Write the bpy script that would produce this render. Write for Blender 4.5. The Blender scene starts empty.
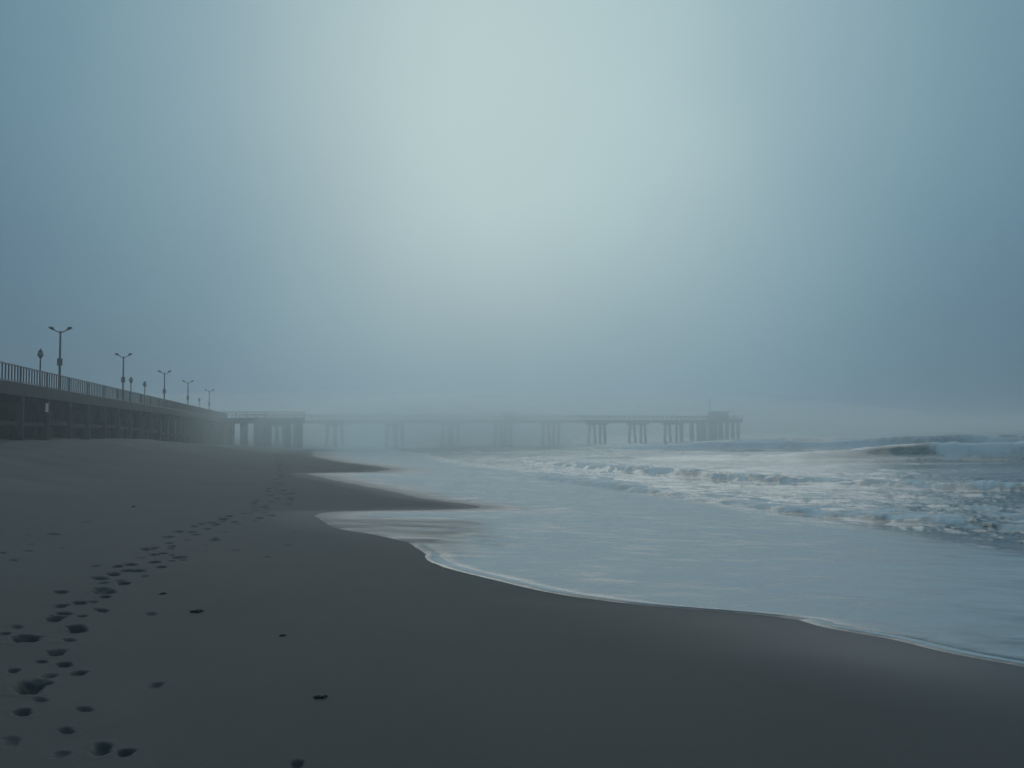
import bpy, bmesh, math, random
import numpy as np
from mathutils import Vector, Matrix

R = math.radians
random.seed(7)
sc = bpy.context.scene
col = sc.collection

# ---------------------------------------------------------------- camera
F = 887.0
CAMZ = 1.6
cam = bpy.data.cameras.new("camera")
cam.sensor_width = 36.0
cam.lens = F / 1024 * 36.0
cam.clip_start = 0.1
cam.clip_end = 12000
camo = bpy.data.objects.new("camera", cam)
col.objects.link(camo)
camM = Matrix.Translation((0, 0, CAMZ)) @ Matrix.Rotation(R(90 + 3.1), 4, 'X') @ Matrix.Rotation(R(-0.5), 4, 'Z')
camo.matrix_world = camM
sc.camera = camo

# ---------------------------------------------------------------- render / view
sc.view_settings.view_transform = 'Standard'
sc.view_settings.look = 'None'
sc.view_settings.gamma = 1
sc.view_settings.exposure = 0.0
sc.render.engine = 'CYCLES'
sc.cycles.volume_bounces = 4
sc.cycles.max_bounces = 6
sc.cycles.diffuse_bounces = 2
sc.cycles.glossy_bounces = 2
sc.cycles.use_denoising = True
sc.cycles.caustics_reflective = False
sc.cycles.caustics_refractive = False

# ---------------------------------------------------------------- sky: fog-veiled low sun ahead over the sea
SUN_EL, SUN_AZ = 24.0, -3.0      # degrees; azimuth from +Y towards +X
w = bpy.data.worlds.new("World")
sc.world = w
w.use_nodes = True
nt = w.node_tree
N, L = nt.nodes, nt.links
bg = N['Background']
tc = N.new('ShaderNodeTexCoord')
def math_node(nt_, op, a, b=None, c=None, clamp=False):
    n = nt_.nodes.new('ShaderNodeMath'); n.operation = op; n.use_clamp = clamp
    for i, v in enumerate((a, b, c)):
        if v is None: continue
        if isinstance(v, (int, float)): n.inputs[i].default_value = v
        else: nt_.links.new(v, n.inputs[i])
    return n.outputs[0]
sep = N.new('ShaderNodeSeparateXYZ')
L.new(tc.outputs['Generated'], sep.inputs[0])
X_, Y_, Z_ = sep.outputs
dx = math_node(nt, 'DIVIDE', math_node(nt, 'SUBTRACT', X_, 0.022), 0.51)
dz0 = math_node(nt, 'SUBTRACT', Z_, 0.36)
dz = math_node(nt, 'ADD', math_node(nt, 'MULTIPLY', math_node(nt, 'MINIMUM', dz0, 0.0), 1 / 0.42),
               math_node(nt, 'MULTIPLY', math_node(nt, 'MAXIMUM', dz0, 0.0), 1 / 0.85))
dyb = math_node(nt, 'MULTIPLY', math_node(nt, 'MINIMUM', math_node(nt, 'SUBTRACT', Y_, 0.55), 0.0), 1.1)
d2 = math_node(nt, 'ADD', math_node(nt, 'ADD', math_node(nt, 'MULTIPLY', dx, dx), math_node(nt, 'MULTIPLY', dz, dz)),
               math_node(nt, 'MULTIPLY', dyb, dyb))
# slow uneven banks in the overcast
sn = N.new('ShaderNodeTexNoise'); sn.inputs['Scale'].default_value = 2.6; sn.inputs['Detail'].default_value = 3.0
sn.inputs['Roughness'].default_value = 0.4
L.new(tc.outputs['Generated'], sn.inputs['Vector'])
d2n = math_node(nt, 'ADD', d2, math_node(nt, 'MULTIPLY', math_node(nt, 'SUBTRACT', sn.outputs['Fac'], 0.5), 0.38))
glow = math_node(nt, 'POWER', 2.718, math_node(nt, 'MULTIPLY', d2n, -0.85), clamp=True)
ramp = N.new('ShaderNodeValToRGB')
L.new(glow, ramp.inputs[0])
cr = ramp.color_ramp
cr.interpolation = 'B_SPLINE'
cr.elements[0].position = 0.0; cr.elements[0].color = (0.038, 0.090, 0.142, 1)
cr.elements[1].position = 1.0; cr.elements[1].color = (0.40, 0.565, 0.60, 1)
for p_, c_ in ((.22, (.062,.132,.196)), (.36, (.093,.185,.265)), (.5, (.138,.258,.338)), (.65, (.20,.335,.405)), (.8, (.275,.41,.47))):
    e = cr.elements.new(p_); e.color = c_ + (1,)
sky = N.new('ShaderNodeTexSky'); sky.sky_type = 'NISHITA'; sky.sun_disc = False
sky.sun_elevation = R(SUN_EL); sky.sun_rotation = R(SUN_AZ)
sky.air_density = 2.0; sky.dust_density = 4.0
add = N.new('ShaderNodeMix'); add.data_type = 'RGBA'; add.blend_type = 'ADD'
add.inputs['Factor'].default_value = 0.0015
L.new(ramp.outputs[0], add.inputs[6]); L.new(sky.outputs[0], add.inputs[7])
L.new(add.outputs[2], bg.inputs['Color'])
bg.inputs['Strength'].default_value = 1.0

sun = bpy.data.lights.new("sun", 'SUN')
sun.energy = 0.5; sun.angle = R(60); sun.color = (1.0, 1.0, 0.97)
suno = bpy.data.objects.new("sun", sun); col.objects.link(suno)
sdir = Vector((math.sin(R(SUN_AZ)) * math.cos(R(SUN_EL)), math.cos(R(SUN_AZ)) * math.cos(R(SUN_EL)), math.sin(R(SUN_EL))))
suno.rotation_euler = sdir.to_track_quat('Z', 'Y').to_euler()

HAZE_DENSITY = 0.0028

# ---------------------------------------------------------------- numeric helpers
def hash2(ix, iy, seed):
    h = (ix.astype(np.int64) * 374761393 + iy.astype(np.int64) * 668265263 + seed * 982451653) & 0xFFFFFFFF
    h = ((h ^ (h >> 13)) * 1274126177) & 0xFFFFFFFF
    h = h ^ (h >> 16)
    return (h & 0xFFFF) / 65535.0
def vnoise(x, y, seed=0):
    ix, iy = np.floor(x), np.floor(y)
    fx, fy = x - ix, y - iy
    fx = fx * fx * fx * (fx * (fx * 6 - 15) + 10); fy = fy * fy * fy * (fy * (fy * 6 - 15) + 10)
    a, b = hash2(ix, iy, seed), hash2(ix + 1, iy, seed)
    c, d = hash2(ix, iy + 1, seed), hash2(ix + 1, iy + 1, seed)
    return (a * (1 - fx) + b * fx) * (1 - fy) + (c * (1 - fx) + d * fx) * fy
def fbm(x, y, octv=4, seed=0, gain=0.5):
    s = np.zeros(np.broadcast(x, y).shape); amp = 1.0; tot = 0
    for k in range(octv):
        ca, sa = math.cos(0.6 * k), math.sin(0.6 * k)
        s = s + amp * vnoise((x * ca - y * sa) * 2 ** k, (x * sa + y * ca) * 2 ** k, seed + k * 17)
        tot += amp; amp *= gain
    return s / tot * 2 - 1
def sstep(t):
    t = np.clip(t, 0, 1); return t * t * (3 - 2 * t)
def interp(v, pts):
    p = np.array(pts, float)
    return np.interp(v, p[:, 0], p[:, 1])

M3 = np.array(camM.to_3x3())
def ray(px, py):
    d = M3 @ np.array([(px - 512) / F, -(py - 384) / F, -1.0])
    return d / d[1]
def px_to(px, py, z):
    d = ray(px, py); t = (z - CAMZ) / d[2]
    return d[0] * t, d[1] * t

# ---------------------------------------------------------------- beach shape
SEA = -1.28
EDGE = [(0, -.25), (12, -.27), (25, -.42), (60, -.75), (120, -1.08), (190, -1.24), (500, -1.26), (3000, -1.26)]
def edge_z(y): return interp(y, EDGE)
MEAN = [(-3000, 900), (-400, 150), (-60, 38), (-10, 14), (0, 8), (7, 4), (11, 1), (16, -1.6), (24, -3.6), (37, -6), (56, -9),
        (75, -16), (123, -26), (190, -41), (500, -150), (3000, -1000)]
def mean_x(y):
    # smoothed shoreline
    return (interp(y - 2, MEAN) + interp(y, MEAN) + interp(y + 2, MEAN)) / 3
# traced waterline (pixels of the photo laid down on the beach plane)
_trace = [(1024, 665), (985, 659), (940, 650), (905, 640), (880, 635), (850, 631), (825, 627), (806, 619), (790, 615.5), (745, 613), (700, 613), (650, 608.5), (600, 603),
          (560, 598), (528, 591), (500, 584), (470, 578), (448, 571), (432, 563), (422, 552), (410, 544),
          (380, 537), (345, 532), (325, 525), (315, 518), (325, 514), (380, 511), (430, 508), (478, 504),
          (484, 502), (468, 500), (430, 497), (395, 491), (350, 484), (318, 478), (306, 475.5), (330, 474), (375, 472), (392, 467.5),
          (378, 464), (340, 461), (315, 457), (312, 453)]
_pts = []
_zg = -0.25
for px, py in _trace:
    for _ in range(6):
        x, y = px_to(px, py, _zg); _zg = float(edge_z(y))
    _pts.append((y, x))
_pts = [(-3000, 900), (-400, 150), (-60, 38), (-10, 15.0), (0, 8.8), (4, 6.2)] + _pts + [(150, -33), (190, -42), (500, -151), (3000, -1000)]
_cl = []
for p in _pts:
    if not _cl or p[0] > _cl[-1][0] + .02: _cl.append(p)
SHORE = np.array(_cl)
def shore_x(y):
    r = 0.012 * np.abs(y) + 0.05
    s = (np.interp(y - r, SHORE[:, 0], SHORE[:, 1]) + np.interp(y, SHORE[:, 0], SHORE[:, 1]) + np.interp(y + r, SHORE[:, 0], SHORE[:, 1])) / 3
    return s + 0.05 * fbm(y * 1.3, y * 0 + 3.1, 4, 5) * np.clip(y / 9, .6, 4)
BERM = [(-50, .9), (10, .5), (30, .9), (48, 1.42), (78, 1.6), (122, .75), (182, .0), (3000, 0)]
def ground_base(x, y):
    n = (x - mean_x(y)) * 0.85
    e = edge_z(y)
    land = -n * 0.036
    g = e + np.where(n < 0, np.minimum(land, 1.2), -n * 0.055 - .03 * np.clip(n - 8, 0, 12))
    g = g + interp(y, BERM) * sstep((-n - 5) / 9) * np.exp(-np.clip(-n - 60, 0, 1e9) / 400)
    g = g + np.where(n < 0, 1, .2) * 0.5 * sstep((-n - 60) / 60) 
    # gentle undulation away from the wash
    dry = sstep((-n - 3.5) / 4)
    g = g + dry * (0.05 * fbm(x * .22, y * .13, 3, 11) + 0.016 * fbm(x * 1.1, y * .8, 3, 21))
    g = g + sstep((-n - 9) / 4) * (0.17 * fbm(x * .10, y * .34, 4, 31) + .05 * fbm(x * .35, y * 1.1, 3, 35))
    return np.maximum(g, -6.0)
def G1(x, y): return float(ground_base(np.array([x]), np.array([y]))[0])
def px_ground(px, py):
    z = 0.0
    for _ in range(25):
        x, y = px_to(px, py, z); z = z * .4 + .6 * G1(x, y)
        z = min(z, 1.3)
    return x, y

# ---------------------------------------------------------------- footprints
prints = [  # px, py, width in px, depth
 (61,592,17,.9),(61,606,17,.9),(64,614,18,1),(82,616,12,.6),(76,631,20,1),(16,627,13,.6),(26,639,34,1.5),(5,634,14,.8),
 (56,653,22,.9),(42,662,13,.8),(64,665,20,.9),(13,671,14,.8),(80,673,16,.8),(30,687,38,1.7),(23,712,18,.7),(84,709,20,.4),
 (66,731,12,.5),(102,749,26,.8),(125,753,20,.7),(297,764,12,.5),(104,592,26,1.2),(114,575,15,1),(127,571,15,1),(129,565,15,.9),
 (102,583,14,.6),(162,567,13,.7),(151,614,14,.4),(156,685,20,.4),
 (84,522,11,.8),(26,535,9,.6),(53,534,16,.7),(2,553,10,1),(27,551,12,.8),(153,548,13,.7),(154,555,11,1.1),(170,549,8,.8),
 (172,555,8,1),(172,561,9,.9),(160,567,12,.7),(178,532,10,.6),(192,532,12,.8),(186,540,9,.5),(200,524,12,.9),(212,523,12,1.2),
 (218,516,6,.9),(215,538,8,.9),(234,522,9,1.2),(238,524,8,.8),(251,514,8,.9),(255,521,9,.9),(265,506,8,.9),(262,508,6,.7),(271,498,7,.7),
 (276,490,6,.7),(281,480,6,.8),(281,472,5,.7),(294,532,5,.9),(288,545,7,.7),(267,557,8,.5),(236,550,9,.4),(190,485,10,.4),
 (132,565,13,1),(112,574,16,1),(247,503,6,.5),(258,497,6,.5),(268,485,5,.6),(275,465,5,.6),(277,459,5,.6),
 (30,544,9,.5),(12,560,12,.4),(140,558,10,.5),(120,581,12,.6),(92,602,14,.5),(70,640,14,.5),(50,676,16,.45),(40,700,18,.4),
 (205,545,8,.4),(225,532,8,.5),(183,560,9,.4),(145,576,11,.45),(10,742,22,.35),(60,755,20,.3),(95,566,11,.5),(60,548,10,.4)]
_tr = [(60, 640), (104, 590), (153, 552), (200, 526), (255, 512), (272, 492), (281, 472), (277, 462), (272, 455)]
_rg = random.Random(21)
_w = [px_ground(*p) for p in _tr]
_seg = [math.dist(_w[i], _w[i + 1]) for i in range(len(_w) - 1)]
_tot = sum(_seg); _s = 0.5; _side = 1
FP = []
while _s < _tot:
    q = _s; i = 0
    while q > _seg[i]: q -= _seg[i]; i += 1
    t_ = q / _seg[i]; ax, ay = _w[i]; bx_, by_ = _w[i + 1]
    x = ax + (bx_ - ax) * t_; y = ay + (by_ - ay) * t_
    nx, ny = (by_ - ay) / _seg[i], -(bx_ - ax) / _seg[i]
    off_ = _side * .13 + _rg.uniform(-.12, .12) + (_rg.choice((0, 0, .5)) if y > 12 else 0)
    FP.append((x + nx * off_, y + ny * off_, _rg.uniform(.055, .09) * (1 + y / 60), _rg.uniform(.5, 1.1) * (1 + y / 25)))
    _side = -_side; _s += _rg.uniform(.32, .62)
for px, py, wd, dp in prints:
    x, y = px_ground(px, py)
    halfw = max(0.04, wd / F * y / 2 * .86)
    FP.append((x, y, halfw, dp))
def dents(x, y, z):
    z = z.copy()
    rng = random.Random(3)
    for (fx, fy, hw, dp) in FP:
        a = math.atan2(fx, fy) + rng.uniform(-.45, .45) * (1 if hw < .1 else .5)
        ln = hw * rng.uniform(1.25, 1.7) * .9
        wide = hw * rng.uniform(.85, 1.0)
        m = (np.abs(x - fx) < ln * 3.5) & (np.abs(y - fy) < ln * 3.5)
        if not m.any(): continue
        u = (x[m] - fx) * math.cos(a) - (y[m] - fy) * math.sin(a)
        v = (x[m] - fx) * math.sin(a) + (y[m] - fy) * math.cos(a)
        waist = 1 - .22 * np.exp(-((v / ln + .1) / .35) ** 2)
        jit = 1 + .38 * fbm(x[m] * 11, y[m] * 11, 3, 77)
        r = np.sqrt((u / wide / waist) ** 2 + (v / ln) ** 2) * jit
        d = min(0.095 + max(0, fy - 10) * .004, 0.07 * dp * (0.6 + hw * 5))
        z[m] = z[m] - d * (1 - sstep((r - .38) / .85)) + 0.05 * d * np.exp(-((r - 1.45) / .35) ** 2)
    return z

# ---------------------------------------------------------------- mesh building
def grid_mesh(name, P, mat, attrs=None, keep=None):
    nr, nc, _ = P.shape
    idx = np.arange(nr * nc).reshape(nr, nc)
    q = np.stack([idx[:-1, :-1], idx[:-1, 1:], idx[1:, 1:], idx[1:, :-1]], -1).reshape(-1, 4)
    V = P.reshape(-1, 3)
    if keep is not None:
        k = keep.reshape(-1)
        q = q[k[q].all(1)]
        used = np.unique(q); remap = -np.ones(len(V), int); remap[used] = np.arange(len(used))
        V = V[used]; q = remap[q]
        attrs = {a: b.reshape(-1)[used] for a, b in (attrs or {}).items()}
    me = bpy.data.meshes.new(name)
    me.vertices.add(len(V)); me.vertices.foreach_set('co', V.astype(np.float32).ravel())
    me.loops.add(q.size); me.loops.foreach_set('vertex_index', q.astype(np.int32).ravel())
    me.polygons.add(len(q))
    me.polygons.foreach_set('loop_start', np.arange(0, q.size, 4, dtype=np.int32))
    me.polygons.foreach_set('loop_total', np.full(len(q), 4, dtype=np.int32))
    me.polygons.foreach_set('use_smooth', np.ones(len(q), dtype=bool))
    me.update(calc_edges=True)
    for a, b in (attrs or {}).items():
        at = me.attributes.new(a, 'FLOAT', 'POINT')
        at.data.foreach_set('value', np.asarray(b, dtype=np.float32).ravel())
    me.materials.append(mat)
    o = bpy.data.objects.new(name, me); col.objects.link(o)
    return o

def new_mat(name):
    m = bpy.data.materials.new(name); m.use_nodes = True
    return m, m.node_tree, m.node_tree.nodes['Principled BSDF']
def nnode(t, typ, **kw):
    n = t.nodes.new(typ)
    for k, v in kw.items():
        if k in n.inputs: n.inputs[k].default_value = v
        else: setattr(n, k, v)
    return n
def mixc(t, f, a, b):
    n = t.nodes.new('ShaderNodeMix'); n.data_type = 'RGBA'
    for i, v in ((0, f), (6, a), (7, b)):
        if isinstance(v, (int, float)): n.inputs[i].default_value = v
        elif isinstance(v, tuple): n.inputs[i].default_value = v
        else: t.links.new(v, n.inputs[i])
    return n.outputs[2]

# sand
def sand_mat():
    m, t, b = new_mat('sand')
    tc = nnode(t, 'ShaderNodeTexCoord')
    wet_and_shade = nnode(t, 'ShaderNodeAttribute', attribute_name='wet_and_shade')  # real wetness plus the ridge shade painted on the berm
    n1 = nnode(t, 'ShaderNodeTexNoise', Scale=0.35, Detail=5.0, Roughness=0.6)
    mp = nnode(t, 'ShaderNodeMapping'); mp.inputs['Scale'].default_value = (1.0, .45, 1.0)
    t.links.new(tc.outputs['Object'], mp.inputs['Vector']); t.links.new(mp.outputs[0], n1.inputs['Vector'])
    n2 = nnode(t, 'ShaderNodeTexNoise', Scale=38.0, Detail=3.0, Roughness=0.7)
    t.links.new(tc.outputs['Object'], n2.inputs['Vector'])
    n3 = nnode(t, 'ShaderNodeTexNoise', Scale=260.0, Detail=2.0)
    t.links.new(tc.outputs['Object'], n3.inputs['Vector'])
    f1 = math_node(t, 'MULTIPLY_ADD', math_node(t, 'SUBTRACT', n1.outputs['Fac'], .5), 2.2, .5, clamp=True)
    c = mixc(t, f1, (.082, .076, .066, 1), (.150, .137, .118, 1))
    c = mixc(t, math_node(t, 'MULTIPLY', n2.outputs['Fac'], .45), c, (.084, .078, .068, 1))
    c = mixc(t, math_node(t, 'MULTIPLY', math_node(t, 'SUBTRACT', n3.outputs['Fac'], .45, clamp=True), 2.0), c, (.14, .135, .12, 1))
    c = mixc(t, math_node(t, 'MULTIPLY', wet_and_shade.outputs['Fac'], .9, clamp=True), c, (.026, .034, .044, 1))
    t.links.new(c, b.inputs['Base Color'])
    r = math_node(t, 'MULTIPLY_ADD', wet_and_shade.outputs['Fac'], -.42, .90)
    r = math_node(t, 'MULTIPLY_ADD', math_node(t, 'SUBTRACT', n1.outputs['Fac'], .5), .12, r)
    t.links.new(r, b.inputs['Roughness'])
    b.inputs['IOR'].default_value = 1.42
    bp = nnode(t, 'ShaderNodeBump', Distance=0.004)
    hh = math_node(t, 'ADD', n3.outputs['Fac'], math_node(t, 'MULTIPLY', n2.outputs['Fac'], 1.5))
    t.links.new(hh, bp.inputs['Height'])
    t.links.new(math_node(t, 'MULTIPLY_ADD', wet_and_shade.outputs['Fac'], -.45, .55), bp.inputs['Strength'])
    t.links.new(bp.outputs[0], b.inputs['Normal'])
    return m

# sea
def sea_mat():
    m, t, b = new_mat('sea_water')
    tc = nnode(t, 'ShaderNodeTexCoord')
    foam = nnode(t, 'ShaderNodeAttribute', attribute_name='foam')
    film = nnode(t, 'ShaderNodeAttribute', attribute_name='film')
    mp = nnode(t, 'ShaderNodeMapping'); mp.inputs['Scale'].default_value = (.55, 1.0, 1.0); mp.inputs['Rotation'].default_value = (0, 0, R(-24))
    t.links.new(tc.outputs['Object'], mp.inputs['Vector'])
    lace = nnode(t, 'ShaderNodeTexNoise', Scale=1.5, Detail=7.0, Roughness=0.66, Distortion=0.6)
    t.links.new(mp.outputs[0], lace.inputs['Vector'])
    vor = nnode(t, 'ShaderNodeTexVoronoi', Scale=2.6, feature='DISTANCE_TO_EDGE')
    wn = nnode(t, 'ShaderNodeTexNoise', Scale=3.0, Detail=3.0)
    t.links.new(mp.outputs[0], wn.inputs['Vector'])
    vm = nnode(t, 'ShaderNodeMix'); vm.data_type = 'VECTOR'; vm.inputs[0].default_value = .35
    t.links.new(mp.outputs[0], vm.inputs[4]); t.links.new(wn.outputs['Color'], vm.inputs[5])
    t.links.new(vm.outputs[1], vor.inputs['Vector'])
    cell = math_node(t, 'SUBTRACT', 1.0, math_node(t, 'MULTIPLY', vor.outputs['Distance'], 3.0, clamp=True), clamp=True)
    f = math_node(t, 'ADD', foam.outputs['Fac'], math_node(t, 'MULTIPLY', math_node(t, 'SUBTRACT', lace.outputs['Fac'], .5), .85))
    f = math_node(t, 'ADD', f, math_node(t, 'MULTIPLY', math_node(t, 'SUBTRACT', cell, .6), .16))
    f = math_node(t, 'SUBTRACT', f, math_node(t, 'MULTIPLY', film.outputs['Fac'], .12))
    mr = nnode(t, 'ShaderNodeMapRange', interpolation_type='SMOOTHSTEP')
    mr.inputs[1].default_value = .18; mr.inputs[2].default_value = .85
    t.links.new(f, mr.inputs[0])
    ff = mr.outputs[0]
    base = mixc(t, film.outputs['Fac'], (.035, .062, .070, 1), (.03, .065, .085, 1))
    fine = nnode(t, 'ShaderNodeTexNoise', Scale=14.0, Detail=4.0, Roughness=.7)
    t.links.new(mp.outputs[0], fine.inputs['Vector'])
    fc = mixc(t, fine.outputs['Fac'], (.45, .53, .535, 1), (.65, .74, .75, 1))
    white = math_node(t, 'MULTIPLY', math_node(t, 'SUBTRACT', foam.outputs['Fac'], .72), 3.0, clamp=True)
    fc = mixc(t, math_node(t, 'MULTIPLY', white, .75), fc, (.82, .88, .90, 1))
    t.links.new(mixc(t, ff, base, fc), b.inputs['Base Color'])
    t.links.new(math_node(t, 'MULTIPLY_ADD', film.outputs['Fac'], .42, math_node(t, 'MULTIPLY_ADD', ff, .42, .14)), b.inputs['Roughness'])
    b.inputs['IOR'].default_value = 1.33
    bp = nnode(t, 'ShaderNodeBump', Distance=0.02)
    rip = nnode(t, 'ShaderNodeTexNoise', Scale=5.0, Detail=5.0, Roughness=.6)
    t.links.new(mp.outputs[0], rip.inputs['Vector'])
    hh = math_node(t, 'ADD', rip.outputs['Fac'], math_node(t, 'MULTIPLY', ff, .6))
    t.links.new(hh, bp.inputs['Height'])
    t.links.new(math_node(t, 'MULTIPLY_ADD', film.outputs['Fac'], -.3, .4), bp.inputs['Strength'])
    t.links.new(bp.outputs[0], b.inputs['Normal'])
    return m

def plain(name, c1, c2, rough=.8, scale=3.0, metal=0.0, stretch=(1, 1, 1), bump=.3):
    m, t, b = new_mat(name)
    tc = nnode(t, 'ShaderNodeTexCoord')
    mp = nnode(t, 'ShaderNodeMapping'); mp.inputs['Scale'].default_value = stretch
    t.links.new(tc.outputs['Object'], mp.inputs['Vector'])
    n = nnode(t, 'ShaderNodeTexNoise', Scale=scale, Detail=6.0, Roughness=.65)
    t.links.new(mp.outputs[0], n.inputs['Vector'])
    f = math_node(t, 'MULTIPLY_ADD', math_node(t, 'SUBTRACT', n.outputs['Fac'], .5), 2.4, .5, clamp=True)
    t.links.new(mixc(t, f, c1 + (1,), c2 + (1,)), b.inputs['Base Color'])
    b.inputs['Roughness'].default_value = rough; b.inputs['Metallic'].default_value = metal
    bp = nnode(t, 'ShaderNodeBump', Distance=.02, Strength=bump)
    t.links.new(n.outputs['Fac'], bp.inputs['Height']); t.links.new(bp.outputs[0], b.inputs['Normal'])
    return m
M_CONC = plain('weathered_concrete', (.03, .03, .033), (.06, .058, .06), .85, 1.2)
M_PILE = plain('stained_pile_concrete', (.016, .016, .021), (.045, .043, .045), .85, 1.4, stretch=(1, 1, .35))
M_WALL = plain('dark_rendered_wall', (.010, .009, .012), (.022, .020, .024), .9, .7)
M_RAIL = plain('painted_steel_rail', (.02, .032, .042), (.04, .055, .066), .55, 5, bump=.1)
M_POLE = plain('grey_painted_metal', (.06, .075, .085), (.10, .12, .13), .45, 6, metal=.3, bump=.1)
M_GLASS = plain('opal_globe', (.25, .27, .28), (.36, .38, .39), .3, 3, bump=.0)
M_WEED = plain('wet_seaweed', (.010, .011, .008), (.03, .028, .018), .4, 30)
M_SIGN = plain('pale_sign_paint', (.42, .43, .43), (.58, .58, .57), .6, 3, bump=.05)
M_TIMB = plain('weathered_timber', (.05, .043, .037), (.10, .085, .07), .85, 2.0, stretch=(1, 6, 1))
M_ROOF = plain('dull_roof_sheet', (.08, .085, .09), (.13, .135, .14), .6, 1.5)
M_ROCK = plain('wet_rock', (.05, .05, .05), (.14, .135, .125), .7, 3.0, bump=.7)

# ---------------------------------------------------------------- terrain grids (finer close by)
def angles(lo, hi, n, coarse=70):
    d = np.radians(np.linspace(lo, hi, n))
    l = np.radians(np.linspace(-180, lo, coarse + 1)[:-1]); r = np.radians(np.linspace(hi, 180, coarse + 1)[1:])
    return np.concatenate([l, d, r])
def radii(near, mid, n_mid, far=2900, n_near=30, n_far=60):
    a = np.geomspace(.4, near, n_near + 1)[:-1]
    b = 1 / np.linspace(1 / near, 1 / mid, n_mid)
    c = np.geomspace(mid, far, n_far + 1)[1:]
    return np.concatenate([a, b, c])

A = angles(-40, 40, 760); Rr = radii(3.0, 80, 1150)
rr, aa = np.meshgrid(Rr, A, indexing='ij')
gx, gy = rr * np.sin(aa), rr * np.cos(aa)
gz = ground_base(gx, gy)
nm = gx - shore_x(gy)
wetband = interp(gy, [(-50, 3.4), (6.5, 3.2), (9, 2.6), (11, 2.0), (3000, 3)])
wet_and_shade = 1 - sstep((-nm - .2) / wetband / (1 + .35 * fbm(gx * .3, gy * .3, 2, 41)))
ridge_shade = sstep((fbm(gx * .09, gy * .42, 4, 45) - .08) / .22) * sstep((-nm - 9) / 5)  # painted dark streaks standing in for shade on the berm ridges
wet_and_shade = np.maximum(wet_and_shade, .28 * ridge_shade)
wet_and_shade = wet_and_shade * interp(gy, [(0, 1), (7, .95), (8.8, .6), (10, .12), (12, .06), (17, .3), (22, .5), (3000, .6)])
wet_and_shade = np.maximum(wet_and_shade, .28 * ridge_shade)
wet_and_shade = np.maximum(wet_and_shade,   .15 * sstep((fbm(gx * .35, gy * .18, 4, 48) - .1) / .4) * sstep((-nm - .8) / 2))
wet_and_shade = np.maximum(wet_and_shade, .12 * (1 - sstep((-nm - 3) / 9)))
gz = dents(gx, gy, gz)
beach = grid_mesh('beach', np.stack([gx, gy, gz], -1), sand_mat(), {'wet_and_shade': wet_and_shade})
beach['kind'] = 'structure'; beach['label'] = 'dark damp sand beach with a trail of footprints'

# ---------------------------------------------------------------- sea
A = angles(-34, 38, 860, 50); Rr = radii(4.5, 90, 900, n_near=24, n_far=300)
Rr = np.concatenate([Rr[Rr < 90], np.linspace(90, 280, 240), np.geomspace(285, 2900, 40)])
rr, aa = np.meshgrid(Rr, A, indexing='ij')
sx, sy = rr * np.sin(aa), rr * np.cos(aa)
gb = ground_base(sx, sy)
ns = sx - shore_x(sy)                       # metres seaward of the waterline
nmn = (sx - mean_x(sy)) * .85
th = np.clip(ns * .05, -.05, .012)
lip = .010 * np.exp(-((ns - .10) / .09) ** 2)
wash = gb + th + lip
sealev = np.full_like(gb, SEA)
k = .08
dlt = wash - sealev
H = np.where(ns > 0, (wash + sealev + np.sqrt(dlt ** 2 + k * k)) / 2, wash)
H = np.where(dlt < -.3, sealev, H)
# blend the smooth-max offset away at the edge
H = np.where(ns > 0, wash * (1 - sstep(ns / 2.0)) + H * sstep(ns / 2.0), wash)
deep = sstep((nmn - 7) / 16)
off = sstep((nmn - 3) / 10)
foam = np.zeros_like(H); film = np.zeros_like(H)
# general chop
H += deep * (.10 * fbm(sx * .16, sy * .34, 4, 51) + .05 * fbm(sx * .8, sy * 1.3, 3, 61)) + off * .02 * fbm(sx * 1.6, sy * 2.2, 3, 66) \
     + sstep(ns / 2) * .003 * fbm(sx * 1.4, sy * 1.9, 3, 68)
H += sstep((sy - 60) / 100) * .28 * fbm(sx * .035, sy * .09, 3, 71) * deep
# confused chop in the churned belt behind the bore
belt = sstep((nmn - 8) / 3) * (1 - sstep((nmn - 26) / 10))
H += belt * (.10 * fbm(sx * .75, sy * .8, 4, 81, .55) + .05 * np.abs(fbm(sx * 2.6, sy * 2.6, 3, 85)))
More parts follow.
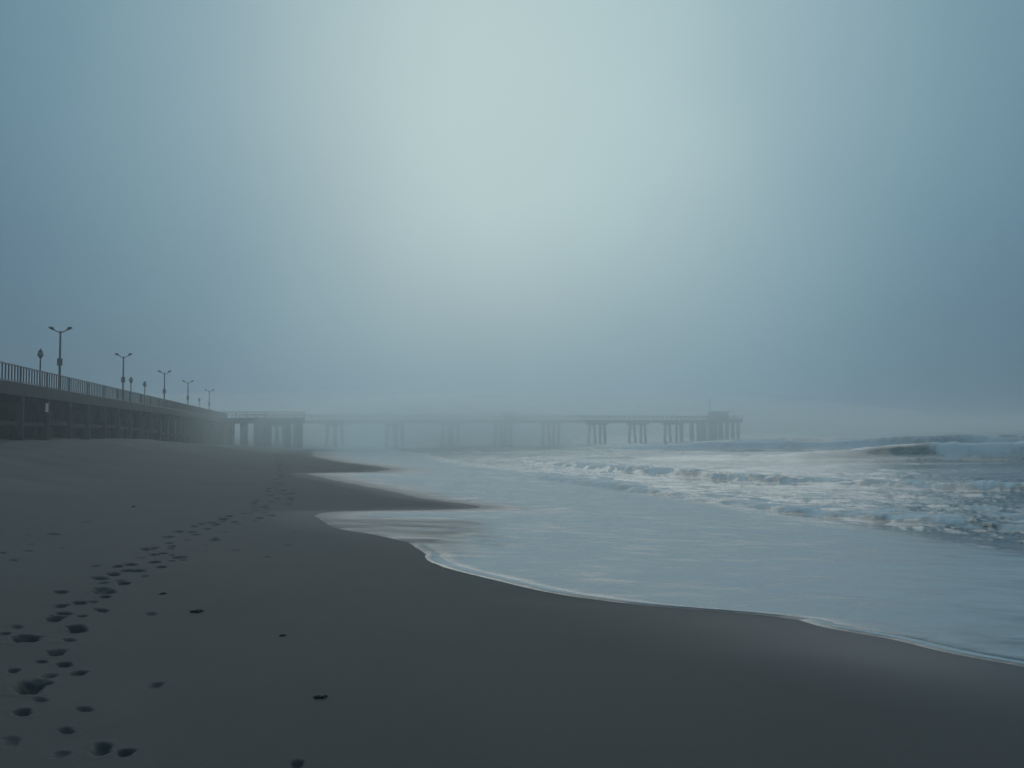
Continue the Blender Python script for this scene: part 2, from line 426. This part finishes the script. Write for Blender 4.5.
# breaking waves: crest line y = f(x), amplitude a(x)
def wave(crest, amp, wf, wb, breaking, turb, tail, seed, nf=.9):
    global H, foam
    cx = np.array(crest, float)
    wob = fbm(sx * .16, sx * 0 + seed, 3, seed) * 1.6 + fbm(sx * .55, sy * .25 + seed, 3, seed + 2) * (1.1 if nf > 1 else .15)
    yc = np.interp(sx, cx[:, 0], cx[:, 1]) + wob * (wf * .8)
    sl = np.interp(sx + 1, cx[:, 0], cx[:, 1]) - np.interp(sx, cx[:, 0], cx[:, 1])
    cs = 1 / np.sqrt(1 + sl * sl)
    u = (sy - yc) * cs
    a = np.interp(sx, *np.array(amp, float).T) * np.clip(1 + (.9 if nf > 1 else .5) * fbm(sx * (.22 if nf > 1 else .07), 9.3 + sx * 0, 3, seed + 4), .15, 1.6)
    prof = np.where(u < 0, np.exp(-(np.abs(u) / wf) ** 2.4), np.exp(-(u / wb) ** 1.6))
    H = H + a * prof * 1.0
    br = np.interp(sx, *np.array(breaking, float).T)
    brn = np.clip(br + .9 * fbm(sx * .13, sx * 0 + 4.4, 3, seed + 8), 0, 1)
    zone = sstep((u + wf * 1.7) / (wf * .5)) * np.where(u < 0, 1.0, np.exp(-(u / tail)))
    H = H + turb * zone * brn * (.55 + .9 * fbm(sx * nf, sy * nf, 4, seed + 13, .65)) * np.clip(a / (a.max() + 1e-6), 0, 1)
    mott = fbm(sx * nf, sy * nf * 1.1, 4, seed + 19, .65)
    foam = np.maximum(foam * (1 - .9 * zone * brn), zone * brn * ((.66 if nf > 1 else 1.1) + (1.7 if nf > 1 else .5) * mott) * np.clip(a * 6, 0, 1))
    face = sstep((u + 2.1 * wf) / (.6 * wf)) * (1 - sstep((u + .25 * wf) / (.4 * wf))) * (1 - brn) * np.clip(a * 2.5, 0, 1)
    foam = foam * (1 - .8 * face)
    # thin spilling lip on the crest even where the face is green
    foam = np.maximum(foam, .75 * np.exp(-((u - .1 * wb) / (.35 * wf)) ** 2) * np.clip(a * 3 - .6, 0, 1))
# near bore
wave([(-6, 96), (-3, 72), (2, 50), (6.2, 38.5), (9.3, 30.5), (14, 25.5), (20, 21), (40, 8), (60, -10)],
     [(-8, 0), (-4, .05), (2, .18), (6, .16), (10, .21), (14, .26), (60, .3)], .5, 4.0, [(-8, .6), (4, 1.2), (60, 1.4)], .24, 12.0, 101, 1.1)
# a smaller bore behind it
wave([(-4, 110), (2, 82), (8, 62), (14, 50), (24, 40), (40, 24), (70, 0)],
     [(-4, 0), (2, .12), (8, .22), (16, .28), (60, .3)], .8, 3.0, [(-8, .7), (60, .9)], .2, 8.0, 131, 1.1)
# clean-faced wave, breaking at its right end
wave([(0, 98), (12, 92), (22, 87), (38, 84), (46, 80), (60, 70), (90, 50)],
     [(2, 0), (10, .2), (18, .45), (28, .95), (36, 1.45), (45, 1.5), (90, 1.6)], 2.4, 7.0,
     [(0, 1.0), (12, .4), (17, -.3), (24, -.7), (37, -.5), (40, 1.2), (50, .9), (56, -.2), (90, .5)], .16, 9.0, 151)
# outer breakers
wave([(10, 148), (30, 138), (50, 128), (70, 118), (110, 95)],
     [(12, 0), (24, .5), (40, 1.3), (60, 1.6), (110, 1.8)], 3.0, 9.0, [(10, .7), (40, 1.0), (66, .6), (110, .8)], .18, 10.0, 171)
wave([(30, 215), (60, 200), (110, 180), (170, 150)],
     [(30, 0), (60, .8), (100, 1.5), (170, 1.9)], 4.0, 11.0, [(30, .4), (100, .6), (170, .6)], .18, 9.0, 191)
# lacy foam left on the wash, thinning out to sea
sw = .70 + .11 * fbm(sx * .35 + sy * .1, sy * .5, 4, 201) + .06 * fbm(sx * 1.4, sy * 2.4, 3, 207) - .12 * sstep((fbm(sx * .7, sy * 2.6, 3, 209) - .35) / .3)
swz = sstep((ns - .02) / .5) * (1 - .85 * sstep((nmn - 12) / 8))
foam = np.maximum(foam, swz * sw * (1 - .8 * sstep((nmn - 9) / 4)))
foam = np.maximum(foam, sstep((nmn - 8) / 8) * (.26 + .40 * fbm(sx * .08, sy * .22, 5, 221)) * (1 - .4 * sstep((rr - 90) / 200)))
# bright rim at the water's edge
edgef = np.exp(-((ns - .07 - .02 * sy * .2) / (.045 + .004 * np.abs(sy))) ** 2) * (.75 + .45 * fbm(sx * 1.1, sy * 1.1, 2, 231))
foam = np.maximum(foam, edgef * 1.1)
# thin glassy film between the two lobes
fa = np.exp(-(np.abs((sy - 17.0) / 3.6) ** 3)) * (1 - sstep((sx + 1.6 + .8 * fbm(sx * .8, sy * .8, 3, 301)) / 1.6))
fb = np.exp(-(((sy - 34) / 5) ** 2)) * (1 - sstep((sx + 6) / 2))
film = np.clip(np.maximum(fa, fb * .6) * 1.4, 0, 1)
film = film * (.75 + .6 * fbm(sx * .5, sy * 1.6, 4, 311))
film = np.clip(film, 0, 1)
film2 = np.exp(-(np.clip(ns, 0, 99) / (.5 + .03 * sy.clip(0, 80))) ** 2) * .8 * sstep((sy - 14) / 6)
edgef = edgef * (1 - .5 * film2)
foam = foam * (1 - .55 * film2); film = np.maximum(film, film2)
foam = foam * (1 - .6 * film)
foam = np.where(ns < 0, 0, foam)
H = np.where(ns > .5, np.maximum(H, gb + .012 + .03 * sstep((ns - 1) / 4)), H)
keep = (ns > -1.2 - .02 * np.abs(sy)) 
sea = grid_mesh('sea', np.stack([sx, sy, H], -1), sea_mat(), {'foam': np.clip(foam, 0, 1.3), 'film': film}, keep)
sea['kind'] = 'structure'; sea['label'] = 'foaming grey sea washing up the beach'

# ---------------------------------------------------------------- object helpers
class MB:
    def __init__(s): s.v = []; s.f = []
    def hexa(s, c):
        b = len(s.v); s.v += [tuple(p) for p in c]
        s.f += [(b, b+3, b+2, b+1), (b+4, b+5, b+6, b+7), (b, b+1, b+5, b+4), (b+1, b+2, b+6, b+5), (b+2, b+3, b+7, b+6), (b+3, b, b+4, b+7)]
    def box(s, x0, x1, y0, y1, z0, z1):
        s.hexa([(x0,y0,z0),(x1,y0,z0),(x1,y1,z0),(x0,y1,z0),(x0,y0,z1),(x1,y0,z1),(x1,y1,z1),(x0,y1,z1)])
    def tube(s, pts, rad, n=8, caps=True):
        pts = [Vector(p) for p in pts]
        if isinstance(rad, (int, float)): rad = [rad] * len(pts)
        b0 = len(s.v)
        for i, p in enumerate(pts):
            t = (pts[min(i+1, len(pts)-1)] - pts[max(i-1, 0)]).normalized()
            a = t.orthogonal().normalized() if abs(t.z) < .9 else Vector((1, 0, 0))
            a = (a - t * a.dot(t)).normalized(); c = t.cross(a)
            for k in range(n):
                q = p + (a * math.cos(2*math.pi*k/n) + c * math.sin(2*math.pi*k/n)) * rad[i]
                s.v.append(tuple(q))
        for i in range(len(pts) - 1):
            for k in range(n):
                k2 = (k + 1) % n
                s.f.append((b0+i*n+k, b0+i*n+k2, b0+(i+1)*n+k2, b0+(i+1)*n+k))
        if caps:
            s.f.append(tuple(b0 + k for k in reversed(range(n)))); e_ = b0 + (len(pts)-1)*n
            s.f.append(tuple(e_ + k for k in range(n)))
    def ball(s, c, r, nu=12, nv=8, sz=1):
        b0 = len(s.v)
        for j in range(nv + 1):
            p = math.pi * j / nv
            for i in range(nu):
                a = 2*math.pi*i/nu
                s.v.append((c[0]+r*math.sin(p)*math.cos(a), c[1]+r*math.sin(p)*math.sin(a), c[2]+r*sz*math.cos(p)))
        for j in range(nv):
            for i in range(nu):
                s.f.append((b0+j*nu+i, b0+(j+1)*nu+i, b0+(j+1)*nu+(i+1)%nu, b0+j*nu+(i+1)%nu))
    def build(s, name, mat, parent=None, bevel=0, smooth=False):
        me = bpy.data.meshes.new(name); me.from_pydata(s.v, [], s.f); me.validate(); me.materials.append(mat)
        if bevel or smooth:
            bm = bmesh.new(); bm.from_mesh(me)
            bmesh.ops.remove_doubles(bm, verts=bm.verts, dist=1e-5)
            if bevel:
                bmesh.ops.bevel(bm, geom=bm.edges, offset=bevel, segments=2, affect='EDGES')
            if smooth:
                for f in bm.faces: f.smooth = True
            bm.to_mesh(me); bm.free()
        o = bpy.data.objects.new(name, me); col.objects.link(o)
        if parent: o.parent = parent
        return o
def thing(name, label, cat, loc=(0, 0, 0), rz=0, group=None):
    o = bpy.data.objects.new(name, None); col.objects.link(o)
    o.location = loc; o.rotation_euler = (0, 0, rz); o.empty_display_size = .3
    o['label'] = label; o['category'] = cat
    if group: o['group'] = group
    return o
def tag(o, label, cat, group=None):
    o['label'] = label; o['category'] = cat
    if group: o['group'] = group
    return o
def copy_tree(o, parent=None):
    c = o.copy(); col.objects.link(c)
    if parent: c.parent = parent
    for ch in [q for q in bpy.data.objects if q.parent == o]: copy_tree(ch, c)
    return c

# ---------------------------------------------------------------- boardwalk
DECK = 4.55
WS = (-17.0 - .222 * 26, 26.0); WE = (-17.0 - .222 * 176, 176.0)
wl = math.hypot(WE[0]-WS[0], WE[1]-WS[1])
wang = math.atan2(WE[1]-WS[1], WE[0]-WS[0])          # local +x runs along the walk, local +y is to its left (landward)
WW = 9.0
bw = thing('boardwalk', 'long raised concrete boardwalk with railings running along the left side of the beach', 'boardwalk', (WS[0], WS[1], 0), wang)
def wpt(u, v): # local to world
    return (WS[0] + u*math.cos(wang) - v*math.sin(wang), WS[1] + u*math.sin(wang) + v*math.cos(wang))
def u_of_depth(d): return (d - 26) / 150 * wl
m = MB(); m.box(0, wl, 0, WW, DECK-.28, DECK)
m.build('deck', M_CONC, bw, bevel=.02)
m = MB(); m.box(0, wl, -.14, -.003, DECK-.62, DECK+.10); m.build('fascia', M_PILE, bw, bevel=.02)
sp = 5.2; nb = int(wl / sp)
def railing_mb(length, x0, y, n_bal=None):
    m = MB()
    h = 1.12
    m.box(x0, x0+length, y-.04, y+.04, DECK+h-.07, DECK+h)
    m.box(x0, x0+length, y-.025, y+.025, DECK+.16, DECK+.21)
    m.box(x0-.05, x0+.05, y-.05, y+.05, DECK+.002, DECK+h-.072)
    n = int(length / .52)
    for i in range(1, n):
        xx = x0 + length*i/n
        m.box(xx-.05, xx+.05, y-.03, y+.03, DECK+.212, DECK+h-.072)
    return m
r0 = railing_mb(sp, 0, .10).build('railing', M_RAIL, bw)
for i in range(1, nb):
    o = r0.copy(); col.objects.link(o); o.location = (i*sp, 0, 0)
for i in range(nb):
    if i % 2 == 0:
        o = r0.copy(); col.objects.link(o); o.location = (i*sp, WW-.2, 0); 
        o.scale = (2, 1, 1)
# cross beams, piles, low ties
for i in range(nb + 1):
    u = i * sp + .4
    m = MB(); m.box(u-.28, u+.28, .05, WW-.05, DECK-.95, DECK-.284); m.build('cross_beam', M_CONC, bw, bevel=.02)
    for v in (.35, 4.4, 8.4):
        wx, wy = wpt(u, v); g = G1(wx, wy)
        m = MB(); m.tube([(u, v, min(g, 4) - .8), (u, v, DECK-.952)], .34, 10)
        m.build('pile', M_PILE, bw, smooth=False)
for i in range(0, nb):
    u = i * sp + .4
    wx, wy = wpt(u + sp/2, .35); g = G1(wx, wy)
    if u > u_of_depth(120): break
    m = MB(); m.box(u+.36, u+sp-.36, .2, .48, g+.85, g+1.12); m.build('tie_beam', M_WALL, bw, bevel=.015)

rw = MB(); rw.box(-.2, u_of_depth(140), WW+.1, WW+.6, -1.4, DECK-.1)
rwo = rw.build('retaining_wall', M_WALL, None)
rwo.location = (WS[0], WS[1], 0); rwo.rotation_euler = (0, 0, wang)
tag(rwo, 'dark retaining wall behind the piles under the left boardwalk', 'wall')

# double-armed lamps
def tall_lamp():
    t = thing('street_lamp', 'x', 'street lamp', group='double armed lamps along the boardwalk')
    H_ = 4.22
    m = MB(); m.tube([(0,0,0), (0,0,.35), (0,0,.36), (0,0,H_)], [.13, .12, .085, .06], 10); m.build('pole', M_POLE, t, smooth=False)
    m = MB(); m.box(-.17, .17, -.05, .05, 1.85, 2.35)
    m.build('bracket_box', M_POLE, t, bevel=.015)
    for s in (-1, 1):
        m = MB(); m.tube([(s*.03,0,H_-.12), (s*.28,0,H_+.0), (s*.5,0,H_+.14)], .035, 6); m.build('arm', M_POLE, t)
        m = MB(); m.tube([(s*.42,0,H_+.10), (s*.52,0,H_+.2), (s*.74,0,H_+.24)], [.07,.12,.06], 8); m.build('lamp_head', M_POLE, t, smooth=True)
    return t
tl = tall_lamp()
tall = [(60.5, 'nearest and tallest looking double armed lamp post above the left boardwalk'),
        (80.5, 'second nearest double armed lamp post on the boardwalk, hazier than the tall dark one'),
        (102.5, 'third double armed lamp post from the left, thin and hazy, between two short globe lamps'),
        (121.5, 'fourth double armed lamp post from the left, pale in the fog'),
        (146, 'farthest double armed lamp post, almost lost in fog where boardwalk meets pier')]
for i, (d, lab) in enumerate(tall):
    o = tl if i == 0 else copy_tree(tl)
    wx, wy = wpt(u_of_depth(d), .45)
    o.location = (wx, wy, DECK); o.rotation_euler = (0, 0, R(12)); o['label'] = lab
def globe_lamp():
    t = thing('globe_lamp', 'x', 'lamp post', group='short globe lamps along the boardwalk')
    m = MB(); m.tube([(0,0,0), (0,0,.25), (0,0,.26), (0,0,2.0)], [.10, .09, .06, .045], 8); m.build('pole', M_POLE, t)
    m = MB(); m.tube([(0,0,2.0), (0,0,2.08)], [.06, .12], 8)
    m.build('collar', M_POLE, t)
    m = MB(); m.ball((0,0,2.24), .19); m.build('globe', M_GLASS, t, smooth=True)
    m = MB(); m.tube([(0,0,2.38), (0,0,2.45), (0,0,2.62)], [.17, .13, .02], 10); m.build('cap', M_POLE, t)
    return t
gl = globe_lamp()
globes = [(56.4, 'short globe lamp just left of the tallest double armed lamp'),
          (84.2, 'short globe lamp just right of the second double armed lamp'),
          (91, 'short globe lamp left of the third double armed lamp, beside another globe'),
          (134, 'faint short globe lamp between the two farthest double armed lamps')]
for i, (d, lab) in enumerate(globes):
    o = gl if i == 0 else copy_tree(gl)
    wx, wy = wpt(u_of_depth(d), .5)
    o.location = (wx, wy, DECK); o['label'] = lab

# ---------------------------------------------------------------- pier
PA = (-56.5, 181.0); PB = (63.5, 258.6)
pl = math.hypot(PB[0]-PA[0], PB[1]-PA[1]); pang = math.atan2(PB[1]-PA[1], PB[0]-PA[0])
pier = thing('pier', 'long concrete pier on piles reaching into the foggy sea', 'pier', (PA[0], PA[1], 0), pang)
def ppt(u, v): return (PA[0] + u*math.cos(pang) - v*math.sin(pang), PA[1] + u*math.sin(pang) + v*math.cos(pang))
PW = 6.0
m = MB(); m.box(0, pl, -PW/2, PW/2, DECK-.75, DECK); m.build('deck', M_CONC, pier, bevel=.03)
def solid_rail(parent, x0, x1, y, name='railing'):
    m = MB(); m.box(x0, x1, y-.05, y+.05, DECK+1.02, DECK+1.12); m.box(x0, x1, y-.03, y+.03, DECK+.5, DECK+.56)
    n = int((x1-x0)/1.6)
    for i in range(n+1):
        xx = x0 + (x1-x0-.12)*i/n
        m.box(xx, xx+.12, y-.06, y+.06, DECK+.002, DECK+1.018)
    nn = int((x1-x0)/.4)
    for i in range(nn):
        xx = x0 + (x1-x0)*(i+.5)/nn
        m.box(xx-.03, xx+.03, y-.02, y+.02, DECK+.562, DECK+1.018)
    m.build(name, M_RAIL, parent)
for s in (-1, 1):
    for q in range(6):
        solid_rail(pier, pl*q/6, pl*(q+1)/6-.02, s*(PW/2-.15))
def pile(parent, u, v, r=.45, z1=DECK-.75, z0=-5.5, rake=0):
    m = MB(); m.tube([(u + rake, v, z0), (u, v, z1-.55)], r, 10); m.build('pile', M_PILE, parent)
bents = [.06, .15, .25, .35, .452, .552, .655, .752, .842]
for tt in bents:
    u = tt * pl
    m = MB(); m.box(u-1.3, u+1.3, -PW/2-.2, PW/2+.2, DECK-1.3, DECK-.754); m.build('cap_beam', M_CONC, pier, bevel=.03)
    for v in (-2.2, 2.2):
        for du in (-.85, .85):
            pile(pier, u+du*.8, v, .36, rake=(du*1.1 if v > 0 else du*.4))
# landing platform where the pier leaves the boardwalk
lp = thing('landing_platform', 'wide dark platform on close piles joining boardwalk and pier', 'platform', (-47.2, 160.0, 0), R(20))
m = MB(); m.box(-6.0, 9.6, 0, 8, DECK-.9, DECK-.01); m.build('deck', M_CONC, lp, bevel=.03)
solid_rail(lp, -6.0, 9.6, .15)
m = MB(); m.box(9.45, 9.55, .25, 8, DECK+.9, DECK+1.1); m.box(9.45, 9.55, .3, .4, DECK, DECK+.9); m.box(9.45, 9.55, 7.8, 7.9, DECK, DECK+.9); m.build('railing', M_RAIL, lp)
for (u, r) in ((-5.2, .5), (-3.1, .45), (-.9, .55), (1.6, .6), (3.2, .6), (6.9, .4), (8.8, .55)):
    for v in (.8, 6.8):
        wx, wy = (-47.2 + u*math.cos(R(20)) - v*math.sin(R(20)), 160 + u*math.sin(R(20)) + v*math.cos(R(20)))
        m = MB(); m.tube([(u, v, G1(wx, wy)-.8), (u, v, DECK-.9)], r, 10); m.build('pile', M_PILE, lp)
m = MB(); m.box(1.2, 3.8, 3.2, 3.5, -1.2, DECK-.9); m.build('pier_wall', M_CONC, lp)

# pier head
ph = thing('pierhead', 'broad pier head platform on clustered piles at the far right end of the pier', 'platform', (*ppt(pl*.945, 0), 0), pang)
m = MB(); m.box(-8.5, 7.5, -5.2, 5.2, DECK-.85, DECK+.012); m.build('deck', M_CONC, ph, bevel=.03)
m = MB(); m.box(7.5, 9.3, -3.4, 3.4, DECK-.6, DECK+.3); m.build('fender_ledge', M_CONC, ph, bevel=.05)
for u in (-7.4, -3.6, -.8, 1.8, 4.2, 6.4):
    for v in (-4.3, 0, 4.3):
        pile(ph, u, v, .5, DECK-.3)
solid_rail(ph, -8.4, 7.4, -5.0)
solid_rail(ph, -8.4, 7.4, 5.0)
hut = thing('pier_hut', 'low flat roofed hut standing on the pier head', 'hut', (*ppt(pl*.966, .5), DECK+.012), pang)
m = MB(); m.box(-1.6, 2.6, -2, 2, 0, 2.25); m.build('wall', M_TIMB, hut, bevel=.02)
m = MB(); m.box(-2.0, 4.9, -2.5, 2.5, 2.252, 2.45); m.build('roof', M_ROOF, hut, bevel=.02)
for i in range(3):
    m = MB(); m.box(-1.3+i*1.3, -.5+i*1.3, -2.06, -2.003, .95, 1.85); m.build('window', M_GLASS, hut)
for sx_ in (4.6,):
    for v in (-2.2, 2.2):
        m = MB(); m.tube([(sx_, v, 0), (sx_, v, 2.25)], .08, 8); m.build('post', M_POLE, hut)
mast = thing('signal_mast', 'thin mast with short crossarm beside the hut at the pier end', 'mast', (*ppt(pl*.932, -1.5), DECK+.012), pang)
m = MB(); m.tube([(0,0,0),(0,0,5.6)], [.2,.11], 8); m.build('pole', M_POLE, mast)
m = MB(); m.tube([(-1.1,0,4.3),(1.1,0,4.3)], .08, 6); m.build('crossarm', M_POLE, mast)
m = MB(); m.tube([(0,0,5.6),(0,0,5.9)], .17, 8); m.build('lantern', M_GLASS, mast)
kiosk = thing('kiosk', 'small flat topped kiosk halfway along the pier', 'kiosk', (*ppt(pl*.47, 1.2), DECK), pang)
m = MB(); m.box(-1.2, 1.2, -1, 1, 0, 1.75); m.build('wall', M_TIMB, kiosk, bevel=.02)
m = MB(); m.box(-1.5, 1.5, -1.3, 1.3, 1.752, 1.9); m.build('roof', M_ROOF, kiosk, bevel=.02)
m = MB(); m.box(-.7, .7, -1.06, -1.003, .8, 1.5); m.build('shutter', M_SIGN, kiosk)

# pale board hanging on a pile
u = u_of_depth(55.2)
wx, wy = wpt(u, -.25)
sg = thing('notice_board', 'small pale notice board on a pile under the boardwalk', 'sign', (wx, wy, 3.35), wang)
m = MB(); m.box(-.3, .3, -.03, 0, -.25, .3); m.build('panel', M_SIGN, sg, bevel=.008)
m = MB(); m.box(-.05, .05, .003, .22, -.2, .2); m.build('bracket', M_POLE, sg)

# rocks at the foot of the piles
def rock(px, py, r, lab, seed):
    x, y = px_ground(px, py)
    bm = bmesh.new(); bmesh.ops.create_icosphere(bm, subdivisions=3, radius=1)
    rg = random.Random(seed); ph_ = [rg.uniform(0, 6) for _ in range(6)]
    for v in bm.verts:
        p = v.co; k_ = 1 + .18*math.sin(2.3*p.x+ph_[0]) + .16*math.sin(3.1*p.y+ph_[1]) + .12*math.sin(4.7*p.z+ph_[2]) + .05*math.sin(9*p.x+7*p.y+ph_[3])
        v.co = Vector((p.x*1.35, p.y, p.z*.6)) * k_ * r
    for f in bm.faces: f.smooth = True
    me = bpy.data.meshes.new('rock'); bm.to_mesh(me); bm.free(); me.materials.append(M_ROCK)
    o = bpy.data.objects.new('rock', me); col.objects.link(o); o.location = (x, y, G1(x, y) + .2*r)
    tag(o, lab, 'rock', 'rocks at the foot of the boardwalk')
rock(22, 441.5, .55, 'largest pale rock at the foot of the boardwalk, far left', 1)
rock(34, 442, .35, 'smaller rock right of the largest one by the boardwalk piles', 2)
rock(8, 442, .4, 'rock nearest the left edge at the foot of the boardwalk', 3)

# ---------------------------------------------------------------- seaweed scraps
def scrap(px, py, wpx, lab, seed):
    x, y = px_ground(px, py); r = wpx / F * y / 2
    rg = random.Random(seed)
    m = MB()
    for k in range(9):
        a = rg.uniform(0, 6.28); l = r * rg.uniform(.6, 1.15)
        pts = []
        px_, py_ = rg.uniform(-.3, .3)*r, rg.uniform(-.3, .3)*r
        for j in range(6):
            q = j / 5
            pts.append((px_ + math.cos(a)*l*q, py_ + math.sin(a)*l*q*.8, .004 + .018*r/.1*math.sin(q*3.1)*rg.uniform(.3, 1)))
            a += rg.uniform(-.6, .6)
        m.tube(pts, [r*.10, r*.16, r*.2, r*.18, r*.12, r*.03], 6)
    o = m.build('seaweed', M_WEED, None, smooth=True)
    o.location = (x, y, G1(x, y))
    tag(o, lab, 'seaweed', 'dark scraps of seaweed on the sand')
scrap(197, 612, 14, 'dark flat seaweed scrap alone on sand right of the footprints, mid left', 11)
scrap(320, 698, 13, 'dark seaweed scrap on bare foreground sand, nearest to the camera', 12)
scrap(283, 636, 7, 'tiny round seaweed scrap on open sand between two bigger scraps', 13)
scrap(163, 594, 8, 'small seaweed scrap just beyond the lone flat one', 14)
scrap(133, 507, 6, 'tiny seaweed scrap far up the beach, above the footprint trail', 15)

# ---------------------------------------------------------------- haze
def volume_mat(name, dens, colr):
    m = bpy.data.materials.new(name); m.use_nodes = True; t = m.node_tree
    t.nodes.remove(t.nodes['Principled BSDF'])
    v = t.nodes.new('ShaderNodeVolumePrincipled'); v.inputs['Color'].default_value = colr
    v.inputs['Density'].default_value = dens; v.inputs['Anisotropy'].default_value = 0.6
    t.links.new(v.outputs[0], t.nodes['Material Output'].inputs['Volume'])
    return m
m = MB(); m.box(-3000, 3000, -3000, 3000, -7.0, 11.0)
hz = m.build('haze', volume_mat('haze_air', HAZE_DENSITY, (.90, .985, 1.0, 1)), None)
hz['kind'] = 'stuff'; hz['label'] = 'sea fog over the beach'

# a denser bank of spray mist drifting in from the surf across the middle of the pier
bm = bmesh.new(); bmesh.ops.create_icosphere(bm, subdivisions=4, radius=1)
for v in bm.verts: v.co = Vector((v.co.x*125, v.co.y*50, v.co.z*8.0))
me = bpy.data.meshes.new('mist'); bm.to_mesh(me); bm.free(); me.materials.append(volume_mat('mist_air', .008, (.90, .985, 1.0, 1)))
mo = bpy.data.objects.new('mist', me); col.objects.link(mo); mo.location = (6, 176, 1.5); mo.rotation_euler = (0, 0, R(33))
mo['kind'] = 'stuff'; mo['label'] = 'bank of spray mist over the surf'

bm = bmesh.new(); bmesh.ops.create_icosphere(bm, subdivisions=4, radius=1)
for v in bm.verts: v.co = Vector((v.co.x*36, v.co.y*20, v.co.z*8.5))
me = bpy.data.meshes.new('mist'); bm.to_mesh(me); bm.free(); me.materials.append(volume_mat('thick_mist_air', .034, (.90, .985, 1.0, 1)))
mo = bpy.data.objects.new('mist', me); col.objects.link(mo); mo.location = (-16, 168, .5); mo.rotation_euler = (0, 0, R(28))
mo['kind'] = 'stuff'; mo['label'] = 'thicker patch of mist over the middle of the pier'
